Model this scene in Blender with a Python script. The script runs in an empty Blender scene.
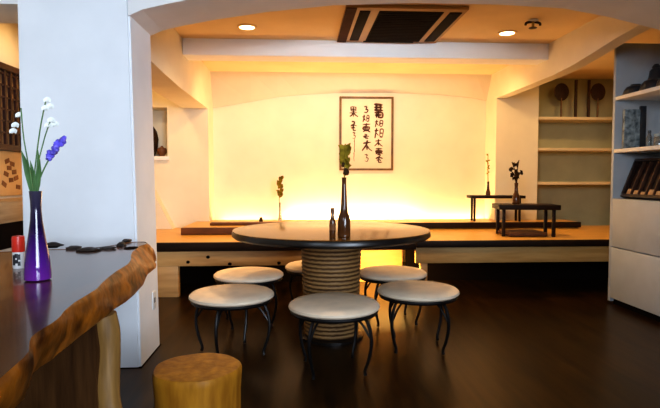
import bpy, bmesh, math, random
from mathutils import Vector, Matrix
R = math.radians
random.seed(7)
sc = bpy.context.scene
COL = sc.collection

# ------------------------------------------------------------------ camera
F = 520.0
PITCH, YAW, CAMZ = R(2.86), R(3.3), 1.0
cam = bpy.data.cameras.new('camera')
cam.sensor_width = 36; cam.lens = F / 660 * 36; cam.clip_start = .05
camo = bpy.data.objects.new('camera', cam); COL.objects.link(camo)
camo.location = (0, 0, CAMZ); camo.rotation_euler = (R(90) - PITCH, 0, -YAW)
sc.camera = camo
cp, sp, cy, sy = math.cos(PITCH), math.sin(PITCH), math.cos(YAW), math.sin(YAW)
def ray(px, py):
    a = (px - 330) / F; b = (204 - py) / F
    f = (sy*cp, cy*cp, -sp); u = (sy*sp, cy*sp, cp); r = (cy, -sy, 0)
    return Vector([a*r[i] + b*u[i] + f[i] for i in range(3)])
def onZ(px, py, z):
    d = ray(px, py); t = (z - CAMZ) / d.z; return Vector((d.x*t, d.y*t, z))
def onY(px, py, y):
    d = ray(px, py); t = y / d.y; return Vector((d.x*t, y, CAMZ + d.z*t))
def onX(px, py, x):
    d = ray(px, py); t = x / d.x; return Vector((x, d.y*t, CAMZ + d.z*t))

# --------------------------------------------------------------- materials
def nt(name):
    m = bpy.data.materials.new(name); m.use_nodes = True
    n = m.node_tree; b = n.nodes['Principled BSDF']
    return m, n, b
def mat(name, c, rough=.6, var=.0, scale=8, metal=0, bump=0, stretch=(1, 1, 1), c2=None, spec=.5, emit=None, es=0, trans=0, detail=4, coat=0):
    m, n, b = nt(name)
    b.inputs['Base Color'].default_value = (*c, 1)
    b.inputs['Roughness'].default_value = rough
    b.inputs['Metallic'].default_value = metal
    b.inputs['Specular IOR Level'].default_value = spec
    b.inputs['Coat Weight'].default_value = coat
    b.inputs['Coat Roughness'].default_value = .05
    if trans: b.inputs['Transmission Weight'].default_value = trans
    if emit:
        b.inputs['Emission Color'].default_value = (*emit, 1); b.inputs['Emission Strength'].default_value = es
    if var or c2 or bump:
        tc = n.nodes.new('ShaderNodeTexCoord'); mp = n.nodes.new('ShaderNodeMapping')
        mp.inputs['Scale'].default_value = stretch
        no = n.nodes.new('ShaderNodeTexNoise'); no.inputs['Scale'].default_value = scale; no.inputs['Detail'].default_value = detail
        n.links.new(tc.outputs['Object'], mp.inputs['Vector']); n.links.new(mp.outputs['Vector'], no.inputs['Vector'])
        if var or c2:
            cr = n.nodes.new('ShaderNodeValToRGB')
            k2 = c2 if c2 else tuple(min(1, v*(1+var)) for v in c)
            k1 = c if c2 else tuple(v*(1-var) for v in c)
            cr.color_ramp.elements[0].color = (*k1, 1); cr.color_ramp.elements[0].position = .32
            cr.color_ramp.elements[1].color = (*k2, 1); cr.color_ramp.elements[1].position = .68
            n.links.new(no.outputs['Fac'], cr.inputs['Fac']); n.links.new(cr.outputs['Color'], b.inputs['Base Color'])
        if bump:
            bp = n.nodes.new('ShaderNodeBump'); bp.inputs['Strength'].default_value = bump; bp.inputs['Distance'].default_value = .01
            n.links.new(no.outputs['Fac'], bp.inputs['Height']); n.links.new(bp.outputs['Normal'], b.inputs['Normal'])
    return m
M = {}
M['plaster'] = mat('plaster', (.80, .72, .55), .85, .03, 5, bump=.15)
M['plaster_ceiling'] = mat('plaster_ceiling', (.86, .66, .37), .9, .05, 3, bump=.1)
M['plaster_cool'] = mat('plaster_cool', (.80, .82, .85), .8, .03, 5, bump=.12)
M['plaster_arch'] = mat('plaster_arch', (.76, .75, .74), .85, .04, 4, bump=.12)
M['plaster_back'] = mat('plaster_back', (.86, .755, .60), .85, .03, 4, bump=.1)
M['plaster_cove_shade'] = mat('plaster_cove_shade', (.68, .58, .44), .9, .03, 4)  # darker plaster copy, imitates shade above the arched line
M['plaster_beam_lit'] = mat('plaster_beam_lit', (.93, .92, .92), .8, .02, 4)  # paler plaster copy, cool front light put into the beam colour
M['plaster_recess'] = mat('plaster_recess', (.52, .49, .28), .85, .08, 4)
M['floor'] = mat('floor_dark_wood', (.005, .003, .002), .30, scale=3, stretch=(6, .6, 1), c2=(.034, .016, .004), bump=.06, spec=.22)
M['deck'] = mat('platform_deck_wood', (.58, .31, .07), .38, scale=6, stretch=(.5, 6, 1), c2=(.70, .39, .10))
M['edge_dark'] = mat('edge_dark_wood', (.018, .009, .005), .5, .3, 8, stretch=(.4, 4, 4), spec=.2)
M['edge_brown'] = mat('edge_brown_wood', (.13, .045, .014), .5, .3, 8, stretch=(.6, 4, 4))
M['fascia'] = mat('fascia_pine', (.50, .27, .09), .55, scale=5, stretch=(.6, 4, 5), c2=(.66, .39, .15))
M['fascia_right'] = mat('fascia_right_wood', (.46, .27, .085), .55, scale=5, stretch=(.6, 4, 5), c2=(.60, .38, .14))  # slightly darker copy of the left board's wood
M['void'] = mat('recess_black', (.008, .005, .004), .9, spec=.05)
M['void_brown'] = mat('recess_brown', (.10, .045, .02), .7, .3, 6)
M['slab_top'] = mat('slab_top_lacquer', (.05, .018, .006), .22, scale=4, stretch=(6, .7, 3), c2=(.17, .065, .022), bump=.03, coat=.25, spec=.35)
M['slab_edge'] = mat('slab_live_edge', (.045, .010, .002), .4, scale=13, stretch=(1, 1, 1), c2=(.46, .15, .012), bump=.6, coat=.1, spec=.2, detail=6)
M['slab_leg'] = mat('slab_leg_wood', (.03, .012, .004), .55, scale=7, stretch=(5, 5, .6), c2=(.075, .032, .010), bump=.25, spec=.08)
M['slab_leg_edge'] = mat('slab_leg_lit_wood', (.16, .08, .018), .55, scale=7, stretch=(5, 5, .6), c2=(.32, .17, .045), bump=.4)  # lighter copy of the leg wood, light on the edge painted in
M['bark'] = mat('bark', (.018, .010, .007), .6, .4, 22, bump=.6)
M['log_side'] = mat('log_side_wood', (.30, .115, .010), .5, scale=9, stretch=(3, 3, .5), c2=(.52, .23, .02), bump=.25, spec=.2)
M['log_top'] = mat('log_end_grain', (.27, .095, .008), .5, scale=12, stretch=(1, 4, 1), c2=(.40, .16, .016), bump=.1, spec=.2)
M['table_top'] = mat('table_lacquer', (.05, .022, .006), .17, scale=6, stretch=(4, .6, 1), c2=(.13, .06, .012), coat=0, spec=.9)
M['table_rim'] = mat('table_rim_black', (.012, .008, .006), .3, .2, 8)
M['iron'] = mat('black_iron', (.012, .010, .010), .4, .2, 20, metal=.4)
M['cushion'] = mat('cream_cushion', (.86, .70, .52), .65, .06, 14, bump=.1)
M['paper'] = mat('paper', (.86, .74, .55), .8, .05, 6)
M['ink'] = mat('brush_ink', (.11, .035, .012), .7, .3, 30)
M['frame'] = mat('frame_wood', (.14, .075, .02), .45, .3, 14)
M['white_paint'] = mat('white_cabinet_paint', (.44, .48, .52), .5, .04, 8)
M['white_shelf'] = mat('white_shelf_paint', (.76, .76, .74), .5, .03, 8)
M['pale_shelf'] = mat('pale_wood_shelf', (.70, .56, .34), .55, .1, 6, stretch=(.5, 4, 4))
M['purple_glass'] = mat('purple_glass', (.16, .03, .42), .08, scale=5, stretch=(1, 1, 1), c2=(.035, .008, .10), trans=.35, spec=.7)
M['clear_glass'] = mat('clear_glass', (.55, .60, .60), .05, trans=.9)
M['dark_glass'] = mat('dark_brown_glass', (.11, .040, .012), .12, .3, 9, trans=.2)
M['stem'] = mat('green_stem', (.07, .16, .05), .5, .3, 12)
M['stem_olive'] = mat('olive_leaf', (.30, .21, .02), .8, .4, 14, spec=.08)
M['leaf_dark'] = mat('dark_leaf', (.045, .022, .008), .8, .4, 14, spec=.1)
M['petal_white'] = mat('white_petal', (.82, .84, .80), .6, .06, 20)
M['petal_purple'] = mat('purple_petal', (.13, .10, .62), .5, .3, 25)
M['red_plastic'] = mat('red_plastic', (.72, .04, .02), .35, .08, 10)
M['label_black'] = mat('label_black', (.02, .02, .025), .5, .2, 20)
M['label_white'] = mat('label_white', (.75, .75, .74), .5, .05, 20)
M['dark_ceramic'] = mat('dark_ceramic', (.028, .033, .042), .3, .3, 10)
M['blue_print'] = mat('mottled_blue_print', (.05, .08, .10), .6, scale=24, c2=(.36, .44, .48), detail=2)
M['tray_wood'] = mat('dark_tray_wood', (.025, .013, .010), .45, .3, 10, stretch=(4, 4, 1))
M['tray_slat'] = mat('tray_slat_wood', (.06, .025, .012), .5, .4, 14)
M['lattice'] = mat('lattice_wood', (.045, .014, .008), .5, .3, 14)
M['shoji'] = mat('lattice_backing', (.40, .24, .11), .8, .15, 6)
M['tan_board'] = mat('tan_board', (.70, .46, .20), .7, .08, 6)
M['brown_patch'] = mat('brown_patch', (.22, .08, .02), .7, .3, 20)
M['old_wood'] = mat('worn_wood', (.34, .21, .10), .6, scale=6, stretch=(1, .5, 6), c2=(.52, .36, .20))
M['ac_tan'] = mat('ac_tan_panel', (.42, .25, .09), .5, .08, 8)
M['ac_brown'] = mat('ac_brown_panel', (.055, .018, .008), .8, .15, 8, spec=.1)
M['ac_dark'] = mat('ac_dark_grille', (.010, .006, .005), .8, .2, 30, spec=.1)
M['lamp'] = mat('lamp_lens', (1, .9, .7), .4, emit=(1, .86, .55), es=6)
M['brass'] = mat('brass', (.5, .36, .14), .35, .1, 20, metal=.7)
M['zabuton'] = mat('brown_cushion', (.10, .04, .014), .8, .2, 20)
M['fan_dark'] = mat('fan_dark', (.05, .022, .012), .6, .3, 16)
M['fan_handle'] = mat('fan_handle', (.20, .10, .03), .5, .2, 16)
def rope_mat():
    m, n, b = nt('woven_rope')
    tc = n.nodes.new('ShaderNodeTexCoord'); w = n.nodes.new('ShaderNodeTexWave')
    w.wave_type = 'BANDS'; w.bands_direction = 'Z'; w.inputs['Scale'].default_value = 12.4; w.inputs['Distortion'].default_value = 1.2; w.inputs['Detail Scale'].default_value = 3
    cr = n.nodes.new('ShaderNodeValToRGB')
    cr.color_ramp.elements[0].color = (.08, .035, .010, 1); cr.color_ramp.elements[1].color = (.36, .20, .07, 1)
    n.links.new(tc.outputs['Object'], w.inputs['Vector']); n.links.new(w.outputs['Fac'], cr.inputs['Fac'])
    n.links.new(cr.outputs['Color'], b.inputs['Base Color']); b.inputs['Roughness'].default_value = .6
    return m
M['rope'] = rope_mat()
for k in ('table_top', 'deck', 'floor'): M[k].node_tree.nodes['Principled BSDF'].inputs['Specular Tint'].default_value = (1, .62, .22, 1)  # gold tint puts the warm glow's colour into the reflections
def vase_mat():
    m, n, b = nt('purple_vase_glass')
    tc = n.nodes.new('ShaderNodeTexCoord'); sx = n.nodes.new('ShaderNodeSeparateXYZ'); mr = n.nodes.new('ShaderNodeMapRange'); cr = n.nodes.new('ShaderNodeValToRGB')
    mr.inputs['From Max'].default_value = .262
    e = cr.color_ramp.elements; e[0].color = (.20, .03, .36, 1); e[1].color = (.07, .06, .10, 1); e[1].position = 1  # paler top stop paints a highlight into the neck
    x = e.new(.25); x.color = (.10, .018, .26, 1); x = e.new(.6); x.color = (.018, .006, .05, 1)
    n.links.new(tc.outputs['Object'], sx.inputs[0]); n.links.new(sx.outputs['Z'], mr.inputs['Value']); n.links.new(mr.outputs[0], cr.inputs['Fac']); n.links.new(cr.outputs['Color'], b.inputs['Base Color'])
    b.inputs['Roughness'].default_value = .08; b.inputs['Transmission Weight'].default_value = .3
    return m
M['purple_glass'] = vase_mat()

# ------------------------------------------------------------- mesh builder
class MB:
    """collects shapes in world coordinates; build() links them as ONE mesh object"""
    def __init__(s): s.bm = bmesh.new()
    def box(s, x0, x1, y0, y1, z0, z1, bev=0):
        b = bmesh.new(); bmesh.ops.create_cube(b, size=1)
        for v in b.verts:
            v.co = Vector(((x0+x1)/2 + v.co.x*(x1-x0), (y0+y1)/2 + v.co.y*(y1-y0), (z0+z1)/2 + v.co.z*(z1-z0)))
        if bev: bmesh.ops.bevel(b, geom=b.edges[:], offset=bev, segments=2, affect='EDGES', profile=.5)
        return s._merge(b)
    def _merge(s, b, mtx=None):
        if mtx: bmesh.ops.transform(b, matrix=mtx, verts=b.verts)
        me = bpy.data.meshes.new('tmp'); b.to_mesh(me); b.free(); s.bm.from_mesh(me); bpy.data.meshes.remove(me); return s
    def obox(s, size, mtx, bev=0):
        b = bmesh.new(); bmesh.ops.create_cube(b, size=1)
        for v in b.verts: v.co = Vector((v.co.x*size[0], v.co.y*size[1], v.co.z*size[2]))
        if bev: bmesh.ops.bevel(b, geom=b.edges[:], offset=bev, segments=2, affect='EDGES', profile=.5)
        return s._merge(b, mtx)
    def lathe(s, prof, c, n=32, wob=None, mtx=None):
        b = bmesh.new(); rings = []
        for r, z in prof:
            ring = []
            for i in range(n):
                a = 2*math.pi*i/n; rr = r * (1 + (wob(a, z) if wob else 0))
                ring.append(b.verts.new((rr*math.cos(a), rr*math.sin(a), z)))
            rings.append(ring)
        for k in range(len(rings)-1):
            for i in range(n):
                j = (i+1) % n
                b.faces.new((rings[k][i], rings[k][j], rings[k+1][j], rings[k+1][i]))
        b.faces.new(rings[0][::-1]); b.faces.new(rings[-1])
        m = Matrix.Translation(Vector(c)) @ (mtx if mtx else Matrix())
        return s._merge(b, m)
    def tube(s, pts, rad, n=8, smooth=4):
        pts = [Vector(p) for p in pts]
        rads = rad if isinstance(rad, (list, tuple)) else [rad]*len(pts)
        if smooth > 1 and len(pts) > 2:                       # Catmull-Rom
            P, Q = [], []
            for i in range(len(pts)-1):
                p0 = pts[max(i-1, 0)]; p1 = pts[i]; p2 = pts[i+1]; p3 = pts[min(i+2, len(pts)-1)]
                for k in range(smooth):
                    t = k/smooth
                    P.append(.5*((2*p1) + (p2-p0)*t + (2*p0-5*p1+4*p2-p3)*t*t + (3*p1-p0-3*p2+p3)*t**3))
                    Q.append(rads[i]*(1-t) + rads[i+1]*t)
            P.append(pts[-1]); Q.append(rads[-1]); pts, rads = P, Q
        b = bmesh.new(); rings = []; up = None
        for i, p in enumerate(pts):
            d = (pts[min(i+1, len(pts)-1)] - pts[max(i-1, 0)]).normalized()
            if up is None: up = d.orthogonal().normalized()
            up = (up - d*up.dot(d)); up = up.normalized() if up.length > 1e-6 else d.orthogonal().normalized()
            w = d.cross(up)
            rings.append([b.verts.new(p + (up*math.cos(2*math.pi*k/n) + w*math.sin(2*math.pi*k/n))*rads[i]) for k in range(n)])
        for k in range(len(rings)-1):
            for i in range(n):
                j = (i+1) % n
                b.faces.new((rings[k][i], rings[k][j], rings[k+1][j], rings[k+1][i]))
        b.faces.new(rings[0][::-1]); b.faces.new(rings[-1])
        return s._merge(b)
    def prism(s, poly, axis, a0, a1):
        """poly: 2D points in the plane normal to axis; extruded from a0 to a1"""
        b = bmesh.new()
        def mk(p, a):
            if axis == 'x': return (a, p[0], p[1])
            if axis == 'y': return (p[0], a, p[1])
            return (p[0], p[1], a)
        A = [b.verts.new(mk(p, a0)) for p in poly]; B = [b.verts.new(mk(p, a1)) for p in poly]
        b.faces.new(A[::-1]); b.faces.new(B)
        for i in range(len(poly)):
            j = (i+1) % len(poly); b.faces.new((A[i], A[j], B[j], B[i]))
        bmesh.ops.recalc_face_normals(b, faces=b.faces[:])
        return s._merge(b)
    def blob(s, c, rx, ry, rz, noise=.0, sub=2, mtx=None):
        b = bmesh.new(); bmesh.ops.create_icosphere(b, subdivisions=sub, radius=1)
        for v in b.verts:
            k = 1 + random.uniform(-noise, noise); v.co = Vector((v.co.x*rx*k, v.co.y*ry*k, v.co.z*rz*k))
        return s._merge(b, Matrix.Translation(Vector(c)) @ (mtx if mtx else Matrix()))
    def leaf(s, p0, p1, w, bend=.0):
        p0, p1 = Vector(p0), Vector(p1); d = p1-p0; side = d.cross(Vector((0, 1, 0)))
        if side.length < 1e-6: side = Vector((1, 0, 0))
        side.normalize(); nrm = side.cross(d).normalized()
        b = bmesh.new(); L = []
        for t, ww in ((0, .15), (.3, .8), (.55, 1), (.8, .6), (1, .05)):
            c = p0 + d*t + nrm*bend*math.sin(t*math.pi)
            L.append((b.verts.new(c-side*w*ww), b.verts.new(c+nrm*w*.25*ww), b.verts.new(c+side*w*ww)))
        for k in range(4):
            for q in range(2): b.faces.new((L[k][q], L[k][q+1], L[k+1][q+1], L[k+1][q]))
        return s._merge(b)
    def build(s, name, m, parent=None, smooth=True, kind=None):
        o0 = Vector((0, 0, 0)); p = parent
        while p: o0 += p.location; p = p.parent
        bmesh.ops.translate(s.bm, verts=s.bm.verts, vec=-o0)
        bmesh.ops.recalc_face_normals(s.bm, faces=s.bm.faces[:])
        me = bpy.data.meshes.new(name); s.bm.to_mesh(me); s.bm.free(); me.materials.append(m)
        if smooth:
            for f in me.polygons: f.use_smooth = True
            try: me.set_sharp_from_angle(angle=R(38))
            except Exception: pass
        o = bpy.data.objects.new(name, me); COL.objects.link(o)
        if parent: o.parent = parent
        if kind: o['kind'] = kind
        return o
def thing(name, loc, label, cat, group=None):
    o = bpy.data.objects.new(name, None); COL.objects.link(o); o.empty_display_size = .05
    o.location = loc; o['label'] = label; o['category'] = cat
    if group: o['group'] = group
    return o
def tag(o, label, cat, group=None):
    o['label'] = label; o['category'] = cat
    if group: o['group'] = group
    return o
def dup(root, loc, rotz, label, group):
    r = root.copy(); COL.objects.link(r); r.location = loc; r.rotation_euler = (0, 0, rotz); r['label'] = label; r['group'] = group
    for ch in list(root.children):
        c = ch.copy(); COL.objects.link(c); c.parent = r
        for g in ch.children:
            d = g.copy(); COL.objects.link(d); d.parent = c
    return r
def struct(name, mb, m, smooth=False): return mb.build(name, m, None, smooth, 'structure')

# ------------------------------------------------------------------ setting
CZ = 2.175                                                     # ceiling of the back room
YB, YP, YE = 6.1, 5.7, 4.352                                   # back wall, pilaster fronts, platform front edge
struct('floor', MB().box(-4.5, 4.5, -3.5, 6.3, -.1, 0), M['floor'])
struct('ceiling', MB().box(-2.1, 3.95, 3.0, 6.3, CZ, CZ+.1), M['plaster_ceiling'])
struct('ceiling_front', MB().box(-4.5, 4.5, -3.5, 3.147, 2.5, 2.6), M['plaster_cool'])
wl = MB().box(-2.0, -1.9, -3.4, 5.8, 0, 2.6)
struct('wall_left', wl, M['plaster'])
struct('wall_right', MB().box(3.80, 3.90, 2.6, 6.2, 0, 2.6), M['plaster'])
# back wall with its lower thickened panel that ends in a shallow arch
bw = MB().box(-1.1, 2.3, YB, YB+.1, 0, CZ)
arch = [(-1.0, .40), (2.18, .40), (2.18, 1.90), (2.0, 1.935), (1.6, 1.97), (1.0, 1.985), (.4, 1.975), (0, 1.95), (-.25, 1.925), (-.55, 1.87), (-1.0, 1.79)]
bw.prism(arch, 'y', YB-.07, YB+.02)
struct('wall_back', bw, M['plaster_back'])
# cove added between arched line and ceiling to give the band its shade
b = bmesh.new(); lo = []; hi = []; bk_ = []
for x, z in arch[2:]:
    lo.append(b.verts.new((x, YB-.075, z))); hi.append(b.verts.new((x, YB-.24, CZ+.002))); bk_.append(b.verts.new((x, YB-.02, CZ+.002)))
for k in range(len(lo)-1):
    b.faces.new((lo[k], lo[k+1], hi[k+1], hi[k])); b.faces.new((hi[k], hi[k+1], bk_[k+1], bk_[k])); b.faces.new((bk_[k], bk_[k+1], lo[k+1], lo[k]))
b.faces.new((lo[0], hi[0], bk_[0])); b.faces.new((lo[-1], bk_[-1], hi[-1]))
cv = MB(); cv._merge(b); struct('trim_7', cv, M['plaster_cove_shade'])
# left pilaster wall with a small niche
wp = MB(); nx0, nx1, nz0, nz1 = -1.76, -1.42, 1.235, 1.755
wp.box(-1.9, nx0, YP, YP+.5, .3, CZ).box(nx1, -.985, YP, YP+.5, .3, CZ).box(nx0, nx1, YP, YP+.5, .3, nz0).box(nx0, nx1, YP, YP+.5, nz1, CZ).box(nx0, nx1, YP+.28, YP+.5, nz0, nz1)
struct('wall_pilaster_left', wp, M['plaster'])
struct('wall_pilaster_right', MB().box(2.18, 2.66, YP, YP+.5, .3, CZ), M['plaster'])
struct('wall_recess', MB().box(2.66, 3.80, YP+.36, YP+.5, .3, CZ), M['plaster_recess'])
# beams: cross beam, two long side beams
struct('trim_1', MB().box(-.985, 2.18, 4.5, 4.72, 2.037, CZ+.02, .006), M['plaster_beam_lit'])
prof = [(YP, 1.885), (4.4, 1.885), (4.1, 1.90), (3.8, 1.93), (3.5, 1.965), (3.14, 1.99), (3.14, CZ+.05), (YP, CZ+.05)]
struct('trim_2', MB().prism(prof, 'x', 2.178, 2.29), M['plaster'])
prof = [(YP, 1.745), (4.4, 1.745), (3.9, 1.76), (3.5, 1.78), (3.14, 1.80), (3.14, CZ+.05), (YP, CZ+.05)]
struct('trim_3', MB().prism(prof, 'x', -1.25, -.985), M['plaster'])
# front column and the arch that springs from it
CY0, CY1 = 2.747, 3.13
col = MB()
b = bmesh.new(); bmesh.ops.create_cube(b, size=1)
for v in b.verts:
    zt = v.co.z > 0
    v.co = Vector(((-.874 if zt else -.841) if v.co.x > 0 else (-1.418 if zt else -1.428), CY1 if v.co.y > 0 else CY0, 2.52 if zt else 0))
bmesh.ops.bevel(b, geom=[e for e in b.edges if abs(e.verts[0].co.z - e.verts[1].co.z) > 1], offset=.012, segments=3, affect='EDGES')
col._merge(b)
struct('wall_column', col, M['plaster_cool'], True)
struct('baseboard_column', MB().box(-1.43, -.835, CY0-.004, CY1+.004, 0, .004), M['void'])
ap = [(-.872, 1.825), (-.80, 1.858), (-.68, 1.888), (-.5, 1.925), (-.2, 1.975), (.2, 2.022), (.7, 2.045), (1.2, 2.045), (1.6, 2.03), (1.88, 1.985), (2.2, 1.915), (2.40, 1.83), (2.40, 0), (3.56, 0), (3.56, 2.5), (-.872, 2.5)]
struct('trim_4', MB().prism(ap, 'y', CY0, CY1), M['plaster_arch'])
struct('trim_5', MB().box(-2.0, -1.42, CY0+.02, CY1-.02, 1.88, 2.5), M['plaster_arch'])
# sloping plaster buttress at the foot of the left wall
a, b_, c_ = onY(153, 186, 5.66), onY(178, 234, 5.66), onY(140, 234, 5.66)
struct('trim_6', MB().prism([(a.x, a.z), (b_.x, b_.z), (c_.x, c_.z), (c_.x, a.z)], 'y', 5.55, 5.72), M['plaster'])

# -------------------------------------------------- raised seating platforms
pl = thing('raised_platform', (-.4, 4.9, 0), 'long low wooden platform behind the round table, left part, pine front board with dark knots', 'platform')
MB().box(-1.898, .95, YE+.03, YP-.002, .42, .462).box(-.98, .95, YP-.01, YB-.2, .42, .462).build('deck', M['deck'], pl)
MB().box(-1.898, .985, YE, YE+.04, .39, .463, .004).build('edge_trim', M['edge_dark'], pl)
fb = MB().box(-1.898, .42, YE+.03, YE+.07, .262, .39, .003).build('front_board', M['fascia'], pl)
for px, py in ((188, 262), (208, 257), (230, 264), (279, 263)):
    p = onY(px, py, YE+.03); MB().blob((p.x, YE+.03, p.z), .017, .006, .014, .15).build('knot', M['void'], fb)
for x0, x1 in ((-1.3, -1.02), (.38, .42)):
    MB().box(x0, x1, YE+.035, YE+.1, 0, .262, .003).build('post', M['fascia'], pl)
MB().box(-1.898, .4, 5.0, 5.03, 0, .41).build('back_board', M['void'], pl)  # black board imitates the unlit space under the platform
MB().box(.4, .985, 4.95, 4.98, 0, .42).build('rear_panel', M['fascia'], pl)
pr = thing('raised_platform', (2.2, 4.9, 0), 'long low wooden platform on the right carrying two small black tables', 'platform')
MB().box(1.0, 3.79, YE+.03, YP-.002, .42, .462).box(1.0, 2.175, YP-.01, YB-.2, .42, .462).build('deck', M['deck'], pr)
MB().box(.99, 3.79, YE, YE+.04, .408, .463, .004).build('edge_trim', M['edge_dark'], pr)
MB().box(.99, 3.79, YE+.03, YE+.07, .268, .408, .003).build('front_board', M['fascia_right'], pr)
MB().box(1.035, 1.095, YE+.04, YE+.10, 0, .268, .003).build('post', M['fascia'], pr)
MB().box(1.03, 3.79, 4.98, 5.01, 0, .42).build('back_board', M['void'], pr)  # black stand-in for the shade under the right deck
# upper steps
tl = thing('upper_step', (-.3, 5.3, .462), 'low red-brown wooden step lying on the left platform in front of the plaster wall', 'step')
MB().box(-1.12, .48, 4.98, YP-.002, .4635, .53).build('deck', M['deck'], tl)
MB().box(-.98, .48, YP-.01, YB-.20, .4635, .53).build('rear_deck', M['deck'], tl)
MB().box(-1.12, .48, 4.94, 4.98, .4635, .532, .004).build('edge_trim', M['edge_brown'], tl)
tag(MB().box(-.89, .2, 5.17, 5.29, .532, .558, .005).build('wooden_batten', M['edge_brown']), 'thin brown wooden batten lying along the left upper step', 'batten')
tr = thing('upper_step', (1.9, 5.5, .462), 'low wooden step with dark front edge under the rear black low table', 'step')
MB().box(.52, 2.985, 5.40, YP-.002, .4635, .53).build('deck', M['deck'], tr)
MB().box(.52, 2.17, YP-.01, YB-.20, .4635, .53).build('rear_deck', M['deck'], tr)
MB().box(.52, 2.99, 5.36, 5.40, .474, .532, .004).build('edge_trim', M['edge_dark'], tr)

# ----------------------------------------------------------- round table
TC = Vector((.195, 3.25, 0)); TR = .615
t = thing('round_table', TC, 'large round dark lacquered table on a rope-wound drum pedestal, ringed by stools', 'table')
MB().lathe([(TR-.006, .672), (TR-.004, .68), (TR-.02, .683), (.001, .683)], TC, 72).build('tabletop', M['table_top'], t)
MB().lathe([(TR-.05, .630), (TR-.015, .636), (TR, .648), (TR, .668), (TR-.008, .6795), (TR-.03, .672), (TR-.05, .66)], TC, 72).build('rim', M['table_rim'], t)
pp = []
NR = 24
for i in range(NR*6+1):
    z = .02 + (.615)*i/(NR*6); r = .165 + .02*i/(NR*6)
    pp.append((r + .006*abs(math.sin(math.pi*i/6)), z))
MB().lathe(pp, TC, 64, wob=lambda a, z: .012*math.cos(a*26 + math.pi*math.floor((z-.02)/(.615/24)+1e-6))).build('pedestal', M['rope'], t)
MB().lathe([(.20, 0), (.20, .015), (.17, .022)], TC, 40).build('base_plate', M['table_rim'], t)
MB().lathe([(.20, .615), (.20, .632)], TC, 40).build('mounting_plate', M['table_rim'], t)

# ----------------------------------------------------------------- stools
def make_stool(label):
    s = thing('stool', (0, 0, 0), label, 'stool', 'round stools around the big table')
    MB().lathe([(.19, .322), (.228, .324), (.238, .333), (.236, .345), (.222, .356), (.18, .364), (.1, .3685), (.001, .37)], (0, 0, 0), 48).build('seat_cushion', M['cushion'], s)
    MB().lathe([(.19, .304), (.225, .304), (.230, .313), (.225, .323), (.19, .323)], (0, 0, 0), 48).build('seat_frame', M['iron'], s)
    for k in range(4):
        a = math.pi/4 + k*math.pi/2; ca, sa = math.cos(a), math.sin(a)
        q = [(.165, .312), (.195, .285), (.217, .23), (.222, .16), (.206, .085), (.186, .03), (.190, .006)]
        MB().tube([(r*ca, r*sa, z) for r, z in q], [.0085, .0085, .009, .009, .0085, .008, .010], 8).build('leg', M['iron'], s)
        q = [(.215, .20), (.17, .262), (.11, .298), (.02, .309)]
        MB().tube([(r*ca, r*sa, z) for r, z in q], .006, 6).build('brace', M['iron'], s)
    return s
spots = [((.176, 2.675), 8, 'cream-cushioned black iron stool nearest the camera, in front of the rope pedestal'),
         ((-.387, 2.948), 30, 'round cream-cushioned black iron stool nearest to the log stool, left of the table'),
         ((.691, 2.995), -8, 'cream-cushioned black iron stool showing bowed legs, rightmost around the table'),
         ((-.352, 3.56), 15, 'cream-cushioned iron stool partly hidden behind the left front stool, before the knotted board'),
         ((.125, 3.86), 20, 'cream-cushioned iron stool mostly hidden behind the rope pedestal, left of it'),
         ((.640, 3.56), 5, 'cream-cushioned iron stool in the yellow glow just right of the rope pedestal')]
for i, ((x, y), a, lab) in enumerate(spots):
    if i == 0:
        s0 = make_stool(lab); s0.location = (x, y, 0); s0.rotation_euler = (0, 0, R(a))
    else: dup(s0, (x, y, 0), R(a), lab, 'round stools around the big table')

# log stool
LC = Vector((-.368, 1.85, 0))
lg = thing('log_stool', LC, 'short golden peeled log used as a stool beside the live-edge slab', 'stool')
wob = lambda a, z: .025*math.sin(2*a+1) + .015*math.sin(5*a+z*3) + .008*math.sin(9*a)
MB().lathe([(.150, 0), (.149, .08), (.146, .16), (.146, .24), (.150, .30), (.151, .318), (.146, .328), (.135, .330)], LC, 56, wob).build('trunk', M['log_side'], lg)
MB().lathe([(.138, .328), (.13, .327), (.125, .3245), (.06, .3255), (.001, .325)], LC, 56, wob).build('end_grain', M['log_top'], lg)
for a, z in ((-1.9, .17), (-.9, .12)):
    MB().blob((LC.x+.146*math.cos(a), LC.y+.146*math.sin(a), z), .012, .006, .016, .1).build('knot', M['slab_leg'], lg)

# --------------------------------------------------------- live edge slab
def interp(pts, n):
    out = []
    for i in range(len(pts)-1):
        p0 = pts[max(i-1, 0)]; p1 = pts[i]; p2 = pts[i+1]; p3 = pts[min(i+2, len(pts)-1)]
        for k in range(n):
            t = k/n; out.append(.5*((2*p1) + (p2-p0)*t + (2*p0-5*p1+4*p2-p3)*t*t + (3*p1-p0-3*p2+p3)*t**3))
    out.append(pts[-1]); return out
ST = .70
top = [Vector(p) for p in ((-.40, .40), (-.445, .80), (-.50, .995), (-.527, 1.185), (-.561, 1.482), (-.612, 1.886), (-.69, 2.20), (-.70, 2.36), (-.715, 2.46), (-.79, 2.46), (-.86, 2.30), (-.95, 2.24), (-1.06, 2.23), (-1.2, 2.17), (-1.5, 2.12))]
low = [Vector(p) for p in ((-.42, .40), (-.475, .80), (-.525, 1.005), (-.553, 1.147), (-.555, 1.52), (-.60, 2.03), (-.645, 2.30), (-.685, 2.50), (-.73, 2.575), (-.80, 2.50), (-.88, 2.32), (-.96, 2.25), (-1.07, 2.24), (-1.2, 2.18), (-1.5, 2.13))]
top = interp(top, 6); low = interp(low, 6)
for i in range(len(top)):
    k = .005*math.sin(i*.9) + random.uniform(-.0015, .0015); top[i] += Vector((k, k*.3)); k2 = .007*math.sin(i*.7+1)+random.uniform(-.003, .003); low[i] += Vector((k2, k2*.4))
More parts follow.
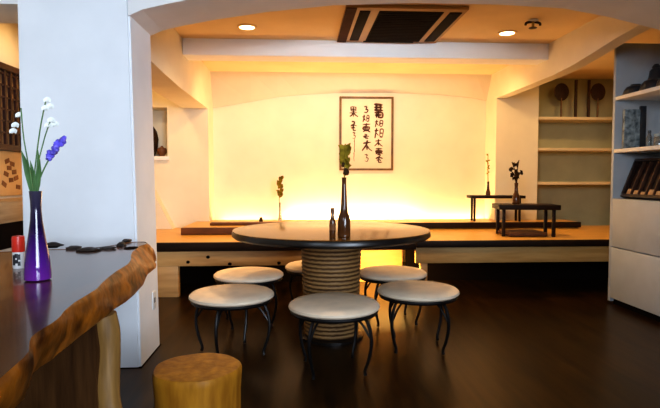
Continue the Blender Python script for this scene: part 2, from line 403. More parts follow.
sl = thing('live_edge_table', (-1.0, 1.4, 0), 'thick glossy brown live-edge wooden slab table with a raw orange edge, at left', 'table')
b = bmesh.new()
tv = [b.verts.new((p.x, p.y, ST)) for p in top] + [b.verts.new((-1.75, 2.1, ST)), b.verts.new((-1.75, .4, ST))]
b.faces.new(tv)
lv = [b.verts.new((p.x, p.y, .602)) for p in low] + [b.verts.new((-1.75, 2.1, .602)), b.verts.new((-1.75, .4, .602))]
b.faces.new(lv[::-1])
nT = len(top)
for i, j in ((nT-1, nT), (nT, nT+1), (nT+1, 0)): b.faces.new((tv[i], tv[j], lv[j], lv[i]))
m_ = MB(); m_._merge(b); m_.build('tabletop', M['slab_top'], sl, smooth=False)
b = bmesh.new(); rows = []
for i in range(nT):
    p, q = top[i], low[i]; tan = (top[min(i+1, nT-1)] - top[max(i-1, 0)]); nrm = Vector((tan.y, -tan.x)).normalized()
    r = []
    for t_, bul in ((0, .0), (.12, .006), (.35, .010), (.65, .009), (.88, .006), (1, 0)):
        w = p.lerp(q, t_) + nrm*(bul + (random.uniform(-.003, .004) if 0 < t_ < 1 else 0))
        z = ST + .0015 - (ST-.6)*t_
        r.append(b.verts.new((w.x, w.y, z)))
    rows.append(r)
for i in range(nT-1):
    for k in range(5): b.faces.new((rows[i][k], rows[i+1][k], rows[i+1][k+1], rows[i][k+1]))
m_ = MB(); m_._merge(b); le = m_.build('live_edge', M['slab_edge'], sl)
# knot hole near the far tip and bark lumps along the far edge
kp = onZ(131, 248, ST+.001)
MB().blob((kp.x, kp.y, ST), .028, .05, .006, .1).build('knot_hole', M['void'], sl)
for px, py, rx, rz in ((52, 246, .05, .012), (74, 249, .035, .010), (88, 251, .05, .011), (108, 249, .035, .008), (121, 246, .02, .014), (127, 242, .02, .012)):
    p = onZ(px, py, ST); MB().blob((p.x, p.y, ST+.004), rx, .03, rz, .18).build('bark_lump', M['bark'], sl)
LG = onZ(113, 314, .60)
b = MB().prism([(-1.2, 1.50), (-.585, 1.50), (-.565, 1.53), (-.565, 1.58), (-1.2, 1.58)], 'z', 0, .603)
b.build('leg', M['slab_leg'], sl, smooth=False)
e = MB(); pts = []
for i in range(13):
    z = .602*(1-i/12); pts.append((-.572 + .005*math.sin(i*1.1) + .030*(i/12), 1.535 + .006*math.sin(i*.8), z))
e.tube(pts, [.034 + .0015*math.sin(i*2.1) for i in range(13)], 14, 3)
lge = e.build('leg_lit_edge', M['slab_leg_edge'], sl); lge['label'] = 'golden edge of the leg, light put into its colour'

# ---- things on the slab
vp = onZ(38, 280, ST)
v = thing('flower_vase', vp, 'purple glass flask vase with slender neck holding white and violet flowers on the slab', 'vase')
pf = [(.030, .001), (.036, .004), (.0365, .02), (.034, .05), (.029, .09), (.022, .135), (.0165, .175), (.0145, .205), (.015, .235), (.0175, .262)]
MB().lathe([(r, z) for r, z in pf] + [(.0145, .262), (.012, .235), (.012, .2)], vp, 32).build('glass_body', M['purple_glass'], v)
vy = vp.y
def V(px, py, dy=0): return onY(px, py, vy+dy)
st = MB()
st.tube([V(35, 206), V(34, 180), V(40, 130, .01), V(46, 100, .02)], .002, 6)
st.tube([V(35, 206), V(36, 175, -.01), V(44, 140), V(50, 122)], .0018, 6)
st.tube([V(34, 206), V(31, 178), V(24, 140, .02), V(21, 108, .03)], .0018, 6)
st.tube([V(36, 206), V(39, 182), V(47, 163), V(58, 145)], .0022, 6)
st.leaf(V(33, 200), V(21, 150, .02), .011, .01).leaf(V(36, 200), V(38, 150), .008, .01).leaf(V(33, 196), V(30, 160, .03), .007, .01)
st.build('stem', M['stem'], v)
def bell(m, p, s):
    for k in range(5):
        a = k*2*math.pi/5; tip = p + Vector((math.cos(a)*s*.55, math.sin(a)*s*.55, -s))
        m.leaf(p, tip, s*.42, s*.12)
for pts in (((47, 97, .02), (50, 103, .02), (45, 105, .01)), ((51, 117, 0), (55, 121, .01), (48, 122, 0)), ((15, 122, .02), (19, 112, .03), (13, 128, .02))):
    m_ = MB()
    for px, py, dy in pts: bell(m_, V(px, py, dy), .016)
    m_.build('white_blossom', M['petal_white'], v)
m_ = MB()
for i in range(34):
    k = i/33; p = V(48+15*k, 158-19*k) + Vector((random.uniform(-.008, .008), random.uniform(-.008, .008), random.uniform(-.006, .006)))
    m_.blob(p, .0075, .0075, .0085, .15, 1)
m_.build('violet_flower_spike', M['petal_purple'], v)

sp_ = onZ(19, 268, ST)
s_ = thing('spice_shaker', sp_, 'small spice shaker with a red top and black-marked white label next to purple vase', 'shaker')
MB().lathe([(.017, 0), (.0185, .003), (.0185, .052), (.0175, .056)], sp_, 24).build('label_band', M['label_white'], s_)
m_ = MB()
for a, z0, z1, w in ((-1.9, .012, .046, .004), (-1.45, .018, .03, .005), (-1.45, .036, .05, .005), (-1.05, .01, .024, .004), (-1.1, .03, .048, .005)):
    c = Vector((sp_.x+.0186*math.cos(a), sp_.y+.0186*math.sin(a), ST+(z0+z1)/2))
    m_.obox((.0016, w*2, z1-z0), Matrix.Translation(c) @ Matrix.Rotation(a, 4, 'Z'))
m_.build('label_marking', M['label_black'], s_)
MB().lathe([(.0185, .055), (.0195, .058), (.0195, .098), (.018, .107), (.008, .109)], sp_, 24).build('cap', M['red_plastic'], s_)

# ---------------------------------------------- things on the round table
def plant(m, base, tip, n, spread, size, rng):
    for i in range(n):
        k = rng.uniform(.25, 1); p = base.lerp(tip, k)
        a = rng.uniform(0, 2*math.pi); q = p + Vector((math.cos(a)*spread*rng.uniform(.5, 1), math.sin(a)*spread*.7, rng.uniform(-.2, 1)*spread))
        m.leaf(p, q, size*rng.uniform(.6, 1.2), size*.4)
rng = random.Random(3)
b0 = onZ(344, 237, .683)
v = thing('bottle_vase', b0, 'tall dark brown bottle vase with a leafy sprig standing on the round table', 'vase')
MB().lathe([(.030, 0), (.034, .004), (.035, .02), (.034, .09), (.030, .112), (.021, .135), (.017, .17), (.015, .22), (.012, .28), (.012, .315), (.014, .32), (.009, .32), (.008, .25)], b0, 28).build('bottle', M['dark_glass'], v)
m_ = MB(); t0 = b0 + Vector((0, 0, .2)); t1 = onY(345, 148, b0.y)
m_.tube([t0, b0+Vector((.002, 0, .34)), b0+Vector((.006, 0, .42)), t1], .004, 6)
plant(m_, b0+Vector((.004, 0, .34)), t1, 40, .04, .014, rng)
m_.build('sprig', M['stem_olive'], v)
m_ = MB(); m_.blob(onY(346, 172, b0.y), .016, .014, .022, .2); m_.blob(onY(343, 164, b0.y), .010, .01, .018, .2); m_.build('dark_bud', M['leaf_dark'], v)
b0 = onZ(332.5, 237.5, .683)
s_ = thing('shaker_bottle', b0, 'small brown condiment bottle with pale label beside the bottle vase on the round table', 'bottle')
MB().lathe([(.015, 0), (.017, .003), (.017, .085), (.013, .10), (.009, .11), (.009, .135)], b0, 24).build('bottle', M['dark_glass'], s_)
MB().lathe([(.0175, .04), (.0175, .075)], b0, 24).build('paper_label', M['brown_patch'], s_)
MB().lathe([(.0105, .133), (.0105, .155), (.008, .158)], b0, 20).build('cap', M['edge_brown'], s_)

# ------------------------------------------------ small black low tables
def low_table(c, w, d, z0, z1, th, leg, rot, label):
    t = thing('low_table', (c[0], c[1], z0), label, 'table')
    x0, x1, y0, y1 = c[0]-w/2, c[0]+w/2, c[1]-d/2, c[1]+d/2
    MB().box(x0, x1, y0, y1, z1-th, z1, .004).build('tabletop', M['edge_dark'], t)
    for x in (x0+.05, x1-.05):
        for y in (y0+.04, y1-.04):
            MB().box(x-leg, x+leg, y-leg, y+leg, z0, z1-th, .002).build('leg', M['edge_dark'], t)
    t.rotation_euler = (0, 0, R(rot)); return t
low_table((2.11, 4.76), .545, .32, .463, .755, .045, .014, -9, 'near black low table with a thick top at the front of the right platform')
low_table((2.12, 5.53), .58, .20, .5325, .812, .030, .011, -5, 'rear black low table on the upper step, a slim twig vase on it')
zb = thing('floor_cushion', (2.09, 4.78, .463), 'flat brown floor cushion lying under the near black low table', 'cushion')
MB().box(1.90, 2.26, 4.60, 4.90, .464, .505, .016).build('cover', M['zabuton'], zb)
b0 = Vector((*onZ(516, 203.5, .755).xy, .755)); b0.y = min(b0.y, 4.95)
b0 = onY(516, 203, 4.82); b0.z = .755
v = thing('leafy_vase', b0, 'dark red bottle vase with dark leafy stems on the near black low table', 'vase')
MB().lathe([(.028, 0), (.035, .006), (.036, .05), (.030, .08), (.018, .11), (.015, .16), (.018, .20), (.013, .20)], b0, 24).build('bottle', M['dark_glass'], v)
m_ = MB()
tips = [onY(512, 162, 4.82), onY(519, 160, 4.82), onY(509, 170, 4.82), onY(521, 172, 4.82)]
for tp in tips:
    m_.tube([b0+Vector((0, 0, .15)), (b0+Vector((0, 0, .26))).lerp(tp, .3), tp], .004, 6); plant(m_, b0+Vector((0, 0, .2)), tp, 8, .035, .018, rng)
m_.build('foliage', M['leaf_dark'], v)
b0 = onY(488, 197, 5.55); b0.z = .812
v = thing('bud_vase', b0, 'very slim brown bud vase with one thin twig on the rear black low table', 'vase')
MB().lathe([(.02, 0), (.025, .005), (.025, .03), (.016, .06), (.011, .12), (.012, .15), (.008, .15)], b0, 20).build('bottle', M['dark_glass'], v)
m_ = MB(); tp = onY(488, 154, 5.55); m_.tube([b0+Vector((0, 0, .1)), b0+Vector((-.006, 0, .25)), tp], .004, 6); plant(m_, b0+Vector((0, 0, .16)), tp, 14, .026, .011, rng)
m_.build('twig', M['stem_olive'], v)
b0 = onZ(280, 220, .532); b0.y = 5.72; b0 = onY(280, 219, 5.72); b0.z = .532
v = thing('clear_vase', b0, 'slim clear vase with a yellow-green leafy stem on the left step before the glowing wall', 'vase')
MB().lathe([(.018, 0), (.022, .004), (.020, .03), (.011, .09), (.010, .17), (.013, .20), (.009, .20), (.008, .1)], b0, 20).build('glass_body', M['clear_glass'], v)
m_ = MB(); tp = onY(281, 178, 5.72); m_.tube([b0+Vector((0, 0, .03)), b0+Vector((-.008, 0, .22)), tp], .004, 6); plant(m_, b0+Vector((-.004, 0, .18)), tp, 34, .055, .021, rng)
m_.build('leafy_stem', M['stem_olive'], v)
b0 = onY(261, 219, 5.5); b0.z = .532
v = thing('small_jar', b0, 'tiny dark jar on the left upper step, left of the clear vase', 'jar')
MB().lathe([(.014, 0), (.02, .006), (.021, .03), (.014, .042)], b0, 16).build('body', M['leaf_dark'], v)
MB().lathe([(.012, .041), (.015, .044), (.012, .052), (.004, .058)], b0, 16).build('lid', M['leaf_dark'], v)

# -------------------------------------------------- framed calligraphy
Yf = YB-.086
f0, f1 = onY(339.5, 96.5, Yf), onY(393, 170.5, Yf)
fx0, fx1, fz1, fz0 = f0.x, f1.x, f0.z, f1.z
fr = thing('framed_calligraphy', ((fx0+fx1)/2, Yf, fz0), 'framed sheet of three columns of brush calligraphy hanging on the glowing back wall', 'picture')
w = .024
MB().box(fx0, fx0+w, Yf-.02, Yf+.012, fz0, fz1, .003).box(fx1-w, fx1, Yf-.02, Yf+.012, fz0, fz1, .003).box(fx0+w, fx1-w, Yf-.02, Yf+.012, fz0, fz0+w, .003).box(fx0+w, fx1-w, Yf-.02, Yf+.012, fz1-w, fz1, .003).build('frame', M['frame'], fr)
MB().box(fx0+.01, fx1-.01, Yf-.004, Yf+.01, fz0+.01, fz1-.01).build('paper', M['paper'], fr)
ink = MB()
def stroke(pts, w0, w1):
    P = [Vector((x, z)) for x, z in pts]; P = interp(P, 4) if len(P) > 2 else [P[0].lerp(P[1], k/4) for k in range(5)]
    b = bmesh.new(); L = []
    for i, p in enumerate(P):
        d = (P[min(i+1, len(P)-1)] - P[max(i-1, 0)]); nr = Vector((-d.y, d.x)); nr = nr.normalized() if nr.length > 1e-9 else Vector((1, 0))
        ww = (w0 + (w1-w0)*i/(len(P)-1)) * (1 if 0 < i < len(P)-1 else .5)
        L.append([b.verts.new((q.x, Yf-.006, q.y)) for q in (p-nr*ww, p+nr*ww)])
    for i in range(len(L)-1): b.faces.new((L[i][0], L[i][1], L[i+1][1], L[i+1][0]))
    ink._merge(b)
# glyphs: strokes in a unit square (x right, y up); positions read off the photograph
G = {
 'a': [((.15, .9), (.5, .95), (.85, .88)), ((.2, .9), (.22, .55)), ((.8, .9), (.78, .55)), ((.2, .72), (.8, .72)), ((.2, .55), (.8, .56)), ((.5, .95), (.5, .05)), ((.05, .4), (.95, .42)), ((.48, .4), (.3, .2), (.05, .05)), ((.52, .4), (.7, .2), (.98, .05))],
 'b': [((.3, .95), (.6, .9), (.55, .7), (.2, .6)), ((.1, .5), (.6, .6), (.9, .5)), ((.55, .8), (.45, .3), (.5, .1), (.8, .1)), ((.2, .3), (.5, .35), (.7, .25))],
 'c': [((.5, 1), (.5, .6), (.45, .3), (.55, 0)), ((.3, .8), (.6, .85))],
 'd': [((.1, .85), (.9, .9)), ((.5, 1), (.45, .5)), ((.15, .6), (.85, .62)), ((.2, .6), (.15, .3), (.8, .3), (.85, .6)), ((.15, .45), (.85, .45)), ((.5, .3), (.1, 0)), ((.5, .3), (.95, 0)), ((.3, .15), (.7, .15))],
 'e': [((.2, .9), (.7, .85), (.4, .55)), ((.4, .55), (.8, .45), (.6, .1), (.2, .15)), ((.5, 1), (.5, .75))],
 'f': [((.5, 1), (.45, .6), (.05, .1)), ((.45, .65), (.7, .3), (1, .05)), ((.15, .75), (.85, .8)), ((.3, .45), (.7, .4)), ((.5, .5), (.5, .2))],
 'g': [((.1, .95), (.9, .95)), ((.3, 1), (.3, .5)), ((.7, 1), (.7, .5)), ((.1, .75), (.9, .75)), ((.1, .55), (.9, .55)), ((.15, .4), (.85, .4), (.8, .05), (.4, .1)), ((.3, .3), (.3, 0)), ((.5, .55), (.5, .1)), ((.2, .2), (.8, .22))],
 'h': [((.25, 1), (.2, .5), (.1, 0)), ((.05, .7), (.45, .75)), ((.6, .9), (.9, .85), (.85, .1)), ((.6, .9), (.6, .1)), ((.6, .5), (.88, .5)), ((.6, .12), (.88, .12)), ((.25, .5), (.45, .2))],
}
def glyph(g, px, py0, py1, wpx, th):
    A = onY(px - wpx/2, py1, Yf-.006); B = onY(px + wpx/2, py0, Yf-.006)
    for s in G[g]:
        pts = [(A.x + (B.x-A.x)*(x+rng.uniform(-.03, .03)), A.z + (B.z-A.z)*(y+rng.uniform(-.03, .03))) for x, y in s]
        stroke(pts, th*rng.uniform(.8, 1.3), th*rng.uniform(.4, .9))
for it in (('a', 353.5, 106, 117, 9, .008), ('b', 353.5, 121, 131, 8, .008), ('e', 354, 132, 139, 5, .005), ('c', 354.5, 139, 152, 4, .004), ('c', 354, 152, 161, 4, .003),
        None, ('e', 366, 106, 113, 6, .007), ('h', 366, 115, 122, 8, .007), ('d', 366.5, 123, 132, 9, .009), ('b', 366, 134, 139, 8, .006), ('f', 367, 140, 152, 11, .009), ('e', 366.5, 154, 162, 6, .006),
        None, ('g', 378.5, 104, 118, 11, .013), ('h', 379, 120, 127, 9, .008), ('h', 379, 128, 138, 10, .009), ('f', 378.5, 139, 147, 9, .007), ('d', 379, 148, 154, 9, .009), ('b', 379, 154, 163, 9, .008)):
    if it is None:
        ink.build('calligraphy_column', M['ink'], fr, smooth=False); ink = MB(); continue
    glyph(*it)
ink.build('calligraphy_column', M['ink'], fr, smooth=False)

# --------------------------------------------- right recess: shelves, fans
zs = []
for k, (py, lab) in enumerate(((118, 'pale wooden shelf board below the two round dark fans, topmost in the right recess'), (149, 'middle pale wooden shelf board, empty, in the right recess'), (183, 'lowest pale wooden shelf board in the right recess, darker space below it'))):
    p = onY(575, py, YP+.02); zs.append(p.z)
    tag(MB().box(2.662, 3.798, YP+.02, YP+.36, p.z-.02, p.z+.012, .003).build('shelf_board', M['pale_shelf']), lab, 'shelf', 'shelf boards in the right recess')
zf = zs[0]+.012
for k, (px, lab) in enumerate(((561.5, 'round dark paddle fan, the left of two upright in the right recess'), (598, 'round dark paddle fan, the right of two upright in the right recess'))):
    yf = YP+.20; hp = onY(px, 92, yf); r = .088
    f = thing('paddle_fan', (hp.x, yf, zf), lab, 'fan', 'paddle fans in the right recess')
    MB().lathe([(r*.9, -.006), (r, -.003), (r, .003), (r*.9, .006)], hp, 32, mtx=Matrix.Diagonal((1, 1, 1.15, 1)) @ Matrix.Rotation(R(90), 4, 'X')).build('blade', M['fan_dark'], f)
    MB().tube([(hp.x, yf, zf), (hp.x, yf, hp.z-.07)], [.011, .009], 8).build('handle', M['fan_handle'], f)
for px, lab in ((576, 'thin dark upright stick between the fans, the left of two'), (589, 'thin dark upright stick between the fans, the right of two')):
    p = onY(px, 80, YP+.12)
    st_ = tag(MB().box(p.x-.012, p.x+.012, YP+.10, YP+.13, zf, p.z, .004).build('divider_stick', M['fan_dark']), lab, 'stick', 'upright sticks in the right recess')

# ------------------------------------------------------- left niche things
b0 = onY(151.5, 155, YP+.12); b0.z = nz0
v = thing('round_jar', (-1.645, YP+.13, nz0), 'dark rounded jar in the small left wall niche, half hidden by the white column', 'jar')
MB().lathe([(.05, 0), (.06, .01), (.085, .10), (.095, .19), (.08, .27), (.05, .32), (.03, .345)], v.location, 28).build('body', M['leaf_dark'], v)
MB().lathe([(.032, .344), (.036, .352), (.02, .368)], v.location, 20).build('lid', M['leaf_dark'], v)
b0 = onY(162, 156, YP+.10)
v = thing('small_bowl', (b0.x, YP+.10, nz0), 'small brown lidded bowl in the left wall niche beside dark jar', 'bowl')
MB().lathe([(.025, 0), (.028, .012), (.05, .04), (.052, .07)], v.location, 24).build('body', M['edge_brown'], v)
MB().lathe([(.053, .07), (.045, .09), (.015, .10), (.012, .115)], v.location, 24).build('lid', M['edge_brown'], v)
tag(MB().box(nx0-.02, nx1+.02, YP-.03, YP+.1, nz0-.045, nz0-.001, .004).build('niche_sill', M['white_shelf']), 'pale sill board under the small niche in the left wall', 'sill')

# ------------------------------------------------------- right shelf cabinet
CX, CYE = 2.465, 4.0
ca = thing('shelf_cabinet', (2.65, 3.6, 0), 'tall white shelf cabinet with closed lower front along the right edge', 'cabinet')
MB().box(CX, 2.88, CYE-.03, CYE, .02, 2.05, .002).build('end_panel', M['white_paint'], ca)
MB().box(2.86, 2.88, 3.15, CYE-.03, .02, 2.05).build('back_panel', M['white_paint'], ca)
S1, S2, S3 = onX(617, 96.5, CX).z, 1.225, .838
for z in (S1, S2):
    MB().box(CX, 2.86, 3.15, CYE-.03, z-.028, z, .002).build('shelf', M['white_shelf'], ca)
MB().box(CX, 2.86, 3.15, CYE-.03, .46, S3, .002).build('upper_front', M['white_paint'], ca)
MB().box(CX, 2.86, 3.15, CYE-.03, .05, .452, .002).build('lower_front', M['white_paint'], ca)
MB().box(CX+.03, 2.86, 3.15, CYE-.03, 0, .05).build('plinth', M['void'], ca)
# upturned bowls on the top shelf
def bowl(x, y, z, r, h, label):
    o = thing('bowl', (x, y, z), label, 'bowl', 'upturned dark bowls on the top cabinet shelf')
    MB().lathe([(r, .002), (r*1.02, .008), (r*.93, h*.5), (r*.72, h*.82), (r*.45, h*.94), (r*.2, h*.96)], (x, y, z), 28).build('body', M['dark_ceramic'], o)
    MB().lathe([(r*.42, h*.93), (r*.40, h*1.06), (r*.34, h*1.06), (r*.3, h*.98)], (x, y, z), 24).build('foot_ring', M['dark_ceramic'], o)
bowl(2.56, 3.87, S1, .085, .075, 'upturned dark bowl at the far end of the top cabinet shelf')
bowl(2.565, 3.68, S1, .085, .085, 'upturned dark bowl, the middle of three on the top cabinet shelf')
bowl(2.56, 3.50, S1, .080, .08, 'upturned dark bowl at the near end of the top cabinet shelf')
jx = thing('tall_jar', (2.735, 3.89, S1), 'dark tall jar standing behind the bowls on the top cabinet shelf', 'jar')
MB().lathe([(.04, 0), (.05, .01), (.055, .12), (.045, .19), (.025, .21)], jx.location, 24).build('body', M['dark_ceramic'], jx)
MB().lathe([(.027, .21), (.03, .22), (.015, .24)], jx.location, 20).build('lid', M['dark_ceramic'], jx)
# middle shelf
pb = thing('printed_panel', (2.54, 3.86, S2), 'mottled blue-grey printed panel standing on the middle cabinet shelf', 'picture')
MB().box(2.475, 2.60, 3.86, 3.885, S2+.001, S2+.30, .003).build('board', M['blue_print'], pb)
MB().box(2.60, 2.645, 3.855, 3.88, S2+.001, S2+.325, .003).build('spine', M['dark_ceramic'], pb)
bt = thing('small_bottle', (2.565, 3.70, S2), 'small clear bottle on the middle cabinet shelf before the blue-grey panel', 'bottle')
MB().lathe([(.018, 0), (.02, .004), (.02, .07), (.012, .09), (.009, .105)], bt.location, 20).build('body', M['clear_glass'], bt)
MB().lathe([(.011, .104), (.011, .122), (.006, .125)], bt.location, 16).build('cap', M['dark_ceramic'], bt)
gj = thing('glass_jar', (2.56, 3.585, S2), 'squat glass jar with grey lid on the middle cabinet shelf at right edge', 'jar')
MB().lathe([(.03, 0), (.036, .006), (.036, .06), (.03, .07)], gj.location, 24).build('body', M['clear_glass'], gj)
MB().lathe([(.033, .069), (.035, .074), (.033, .09), (.01, .094)], gj.location, 24).build('lid', M['blue_print'], gj)
# leaning compartment tray
tilt = math.atan2(.12, .31)
tray = thing('compartment_tray', (2.52, 3.68, S3), 'dark wooden compartment tray leaning back on the cabinet counter', 'tray')
base = Matrix.Translation((2.505, 3.68, S3+.004)) @ Matrix.Rotation(tilt, 4, 'Y')
def tb(m, x0, x1, y0, y1, z0, z1): m.obox((x1-x0, y1-y0, z1-z0), base @ Matrix.Translation(((x0+x1)/2, (y0+y1)/2, (z0+z1)/2)), .002); return m
tb(MB(), .035, .05, -.27, .27, .016, .33).build('back_board', M['tray_wood'], tray)
m_ = MB()
for y0, y1, z0, z1 in ((-.27, .27, .016, .04), (-.27, .27, .31, .33), (-.27, -.25, .04, .31), (.25, .27, .04, .31)): tb(m_, 0, .035, y0, y1, z0, z1)
m_.build('rim', M['tray_wood'], tray)
for k in range(5): tb(MB(), .008, .034, -.17+k*.085-.006, -.17+k*.085+.006, .04, .31).build('divider', M['tray_slat'], tray)
for k in range(6): tb(MB(), .012, .034, -.24+k*.083, -.19+k*.083, .041, .065+.01*(k % 3)).build('wooden_block', M['old_wood'], tray)

# -------------------------------------------------------- left wall things
lw = -1.9
lt = thing('lattice_screen', (lw, 3.35, 1.19), 'dark wooden lattice screen on the left wall at the picture edge', 'screen')
MB().box(lw+.001, lw+.008, 2.95, 3.85, 1.20, 1.71).build('backing', M['shoji'], lt)
MB().box(lw+.001, lw+.04, 2.93, 3.87, 1.685, 1.725, .003).box(lw+.001, lw+.04, 2.93, 3.87, 1.175, 1.215, .003).box(lw+.001, lw+.04, 2.93, 2.965, 1.2, 1.7, .003).box(lw+.001, lw+.04, 3.835, 3.87, 1.2, 1.7, .003).build('frame', M['lattice'], lt)
m_ = MB()
for k in range(13): y = 3.0 + k*.066; m_.box(lw+.01, lw+.028, y-.009, y+.009, 1.21, 1.69)
for k in range(6): z = 1.29 + k*.075; m_.box(lw+.012, lw+.024, 2.96, 3.84, z-.006, z+.006)
m_.build('lattice', M['lattice'], lt)
tbd = thing('notice_board', (lw, 3.35, .88), 'tan board with small brown patches under the dark lattice', 'board')
MB().box(lw+.001, lw+.016, 2.95, 3.85, .885, 1.172, .003).build('panel', M['tan_board'], tbd)
m_ = MB()
for px, py in ((7, 161), (12, 164), (9, 168), (14, 172), (6, 174), (16, 178), (11, 180), (18, 187), (4, 184)):
    p = onX(px, py, lw+.016); m_.obox((.004, .05, .028), Matrix.Translation((lw+.017, p.y, p.z)) @ Matrix.Rotation(rng.uniform(-.6, .6), 4, 'X'))
m_.build('brown_patch', M['brown_patch'], tbd)
sb = thing('sideboard', (-1.77, 3.1, 0), 'narrow worn wooden sideboard with a compartment shown as black shade, behind the vase at left', 'sideboard')
MB().box(lw+.002, -1.65, 2.55, 3.85, .745, .868, .006).build('top_drawer', M['old_wood'], sb)
MB().box(lw+.002, -1.66, 2.58, 3.82, .60, .745).build('compartment_shade', M['void'], sb)  # solid black block, the compartment's shade put into its colour
MB().box(lw+.002, -1.65, 2.55, 3.85, 0, .60, .004).build('base', M['white_paint'], sb)

# outlet on the column side
oy = onX(154, 300, -.843); OX = -.8475
ot = thing('wall_outlet', (OX, oy.y, oy.z), 'small white outlet plate low on the right side of the white column', 'outlet')
MB().box(OX-.002, OX+.008, oy.y-.03, oy.y+.03, oy.z-.05, oy.z+.05, .003).build('plate', M['white_shelf'], ot)
MB().box(OX+.0075, OX+.0095, oy.y-.012, oy.y-.006, oy.z-.015, oy.z+.015).box(OX+.0075, OX+.0095, oy.y+.006, oy.y+.012, oy.z-.015, oy.z+.015).build('socket', M['label_black'], ot)

# -------------------------------------------------------- ceiling fittings
ac = thing('ceiling_air_conditioner', (.75, 4.03, CZ), 'square ceiling air conditioner with dark grille and tan strips', 'air conditioner')
x0, x1, y0, y1 = .315, 1.16, 3.56, 4.44
MB().box(x0, x1, y0, y1, CZ-.025, CZ-.001, .004).build('panel', M['ac_tan'], ac)
MB().box(x0+.001, x0+.075, y0+.002, y1-.002, CZ-.030, CZ-.024).build('side_strip', M['ac_brown'], ac)
g = MB().box(x0+.235, x1-.16, y0+.06, y1-.05, CZ-.031, CZ-.024).build('grille', M['ac_dark'], ac)
m_ = MB()
for k in range(18): y = y0+.09+k*.042; m_.box(x0+.245, x1-.17, y-.005, y+.005, CZ-.036, CZ-.030)
m_.build('slat', M['ac_dark'], g)
for a, b in ((x0+.10, x0+.175), (x1-.115, x1-.03)):
    MB().box(a, b, y0+.06, y1-.06, CZ-.031, CZ-.024, .002).build('vent', M['ac_dark'], ac)
MB().box(x0+.22, x1-.2, y1-.04, y1-.012, CZ-.031, CZ-.024, .002).build('vent', M['ac_dark'], ac)
dls = []
for px, py, lab in ((247, 27, 'small round recessed downlight in the ceiling, left of the air conditioner'), (507, 33, 'small round recessed downlight in the ceiling, right of the air conditioner')):
    p = onZ(px, py, CZ-.004); p.z = CZ; dls.append(p)
    d = thing('downlight', p, lab, 'ceiling light', 'recessed ceiling downlights')
    MB().lathe([(.075, -.001), (.075, -.006), (.062, -.010), (.058, -.004)], p, 32).build('ring', M['plaster_ceiling'], d)
    MB().lathe([(.056, -.009), (.03, -.012), (.001, -.013)], p, 32).build('lens', M['lamp'], d)
p = onZ(533, 20, CZ); 
d = thing('sprinkler_head', p, 'small ceiling sprinkler with dark arms beside the right downlight', 'sprinkler')
MB().lathe([(.038, -.001), (.036, -.008), (.018, -.014)], p, 24).build('escutcheon', M['white_shelf'], d)
MB().lathe([(.010, -.012), (.010, -.05), (.004, -.056)], p, 16).build('body', M['brass'], d)
m_ = MB()
for s in (-1, 1): m_.tube([p+Vector((s*.012, 0, -.015)), p+Vector((s*.05, 0, -.022)), p+Vector((s*.055, 0, -.04))], .009, 8)
m_.build('arm', M['fan_dark'], d)
MB().lathe([(.028, -.056), (.03, -.060), (.006, -.064)], p, 20).build('deflector', M['fan_dark'], d)

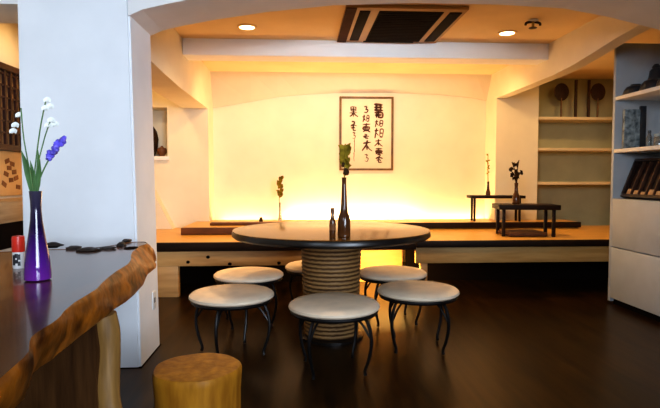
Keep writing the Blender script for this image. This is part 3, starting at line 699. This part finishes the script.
# ----------------------------------------------------------------- lighting
def area(name, loc, tgt, sx, sy_, power, color, spread=180):
    l = bpy.data.lights.new(name, 'AREA'); l.shape = 'RECTANGLE'; l.size = sx; l.size_y = sy_; l.energy = power; l.color = color; l.spread = R(spread)
    o = bpy.data.objects.new(name, l); COL.objects.link(o); o.location = loc
    o.rotation_euler = (Vector(tgt)-Vector(loc)).to_track_quat('-Z', 'Y').to_euler(); return o
WARM = (1, .645, .28)
def spot(name, loc, power, color, ang=150, blend=.9, rx=0, ry=0, soft=.06):
    l = bpy.data.lights.new(name, 'SPOT'); l.energy = power; l.color = color; l.spot_size = R(ang); l.spot_blend = blend; l.shadow_soft_size = soft
    o = bpy.data.objects.new(name, l); COL.objects.link(o); o.location = loc; o.rotation_euler = (R(rx), R(ry), 0)
area('trough_light', (.60, 5.965, .475), (.60, 6.0, 1.2), 1.5, .06, 23, (1, .70, .36))
area('trough_light_left', (-.6, 5.965, .475), (-.6, 6.0, 1.2), .6, .06, 2.5, (1, .68, .30))
area('trough_light_right', (1.75, 5.965, .475), (1.75, 6.0, 1.2), .8, .06, 4.5, (1, .68, .30))
area('under_deck_light', (.7, 4.47, .395), (.7, 4.6, 0), .5, .06, 22, (1, .62, .18))
for p in dls: spot('downlight_lamp', (p.x, p.y, CZ-.03), 40, (1, .66, .32), 140)
# added warm fills without fixtures: behind the beam, by the arch over the table
for x in (-.45, .6, 1.7): spot('alcove_fill', (x, 5.0, CZ-.03), 32, WARM, 160, rx=25)  # unseen fills added to brighten the walls over the platforms
for x in (-1.45, 2.9): spot('side_fill', (x, 4.9, CZ-.03), 20 if x < 0 else 24, WARM, 160, rx=15)  # unseen fills added to light the left wall and the right recess
spot('table_fill', (.25, 3.45, CZ-.03), 60, (1, .68, .36), 130)  # unseen fill added to brighten the stool tops
spot('left_nook_fill', (-1.62, 3.5, CZ-.03), 14, WARM, 140)  # unseen fill added to warm the left wall
area('window_daylight', (1.4, -2.4, 1.7), (-1.0, 2.7, 1.3), 2.4, 1.8, 33, (.74, .85, 1), 55)
area('cabinet_fill', (-1.0, -1.5, 2.0), (2.45, 3.75, 1.1), 1.2, 1.2, 9, (.76, .87, 1), 50)  # added cool fill aimed at the cabinet, no door here
area('beam_fill', (.7, -2.6, 1.35), (.6, 4.5, 2.12), 1.6, .5, 3.2, (.85, .92, 1), 18)  # added cool fill aimed under the arch to lift the cross beam
w = bpy.data.worlds.new('world'); sc.world = w; w.use_nodes = True
w.node_tree.nodes['Background'].inputs[0].default_value = (.55, .65, .85, 1); w.node_tree.nodes['Background'].inputs[1].default_value = .05
sc.view_settings.view_transform = 'Standard'; sc.view_settings.look = 'Medium High Contrast'
sc.view_settings.exposure = 0; sc.view_settings.gamma = 1
sc.cycles.use_denoising = True
sc.cycles.max_bounces = 8
sc.cycles.sample_clamp_indirect = 6
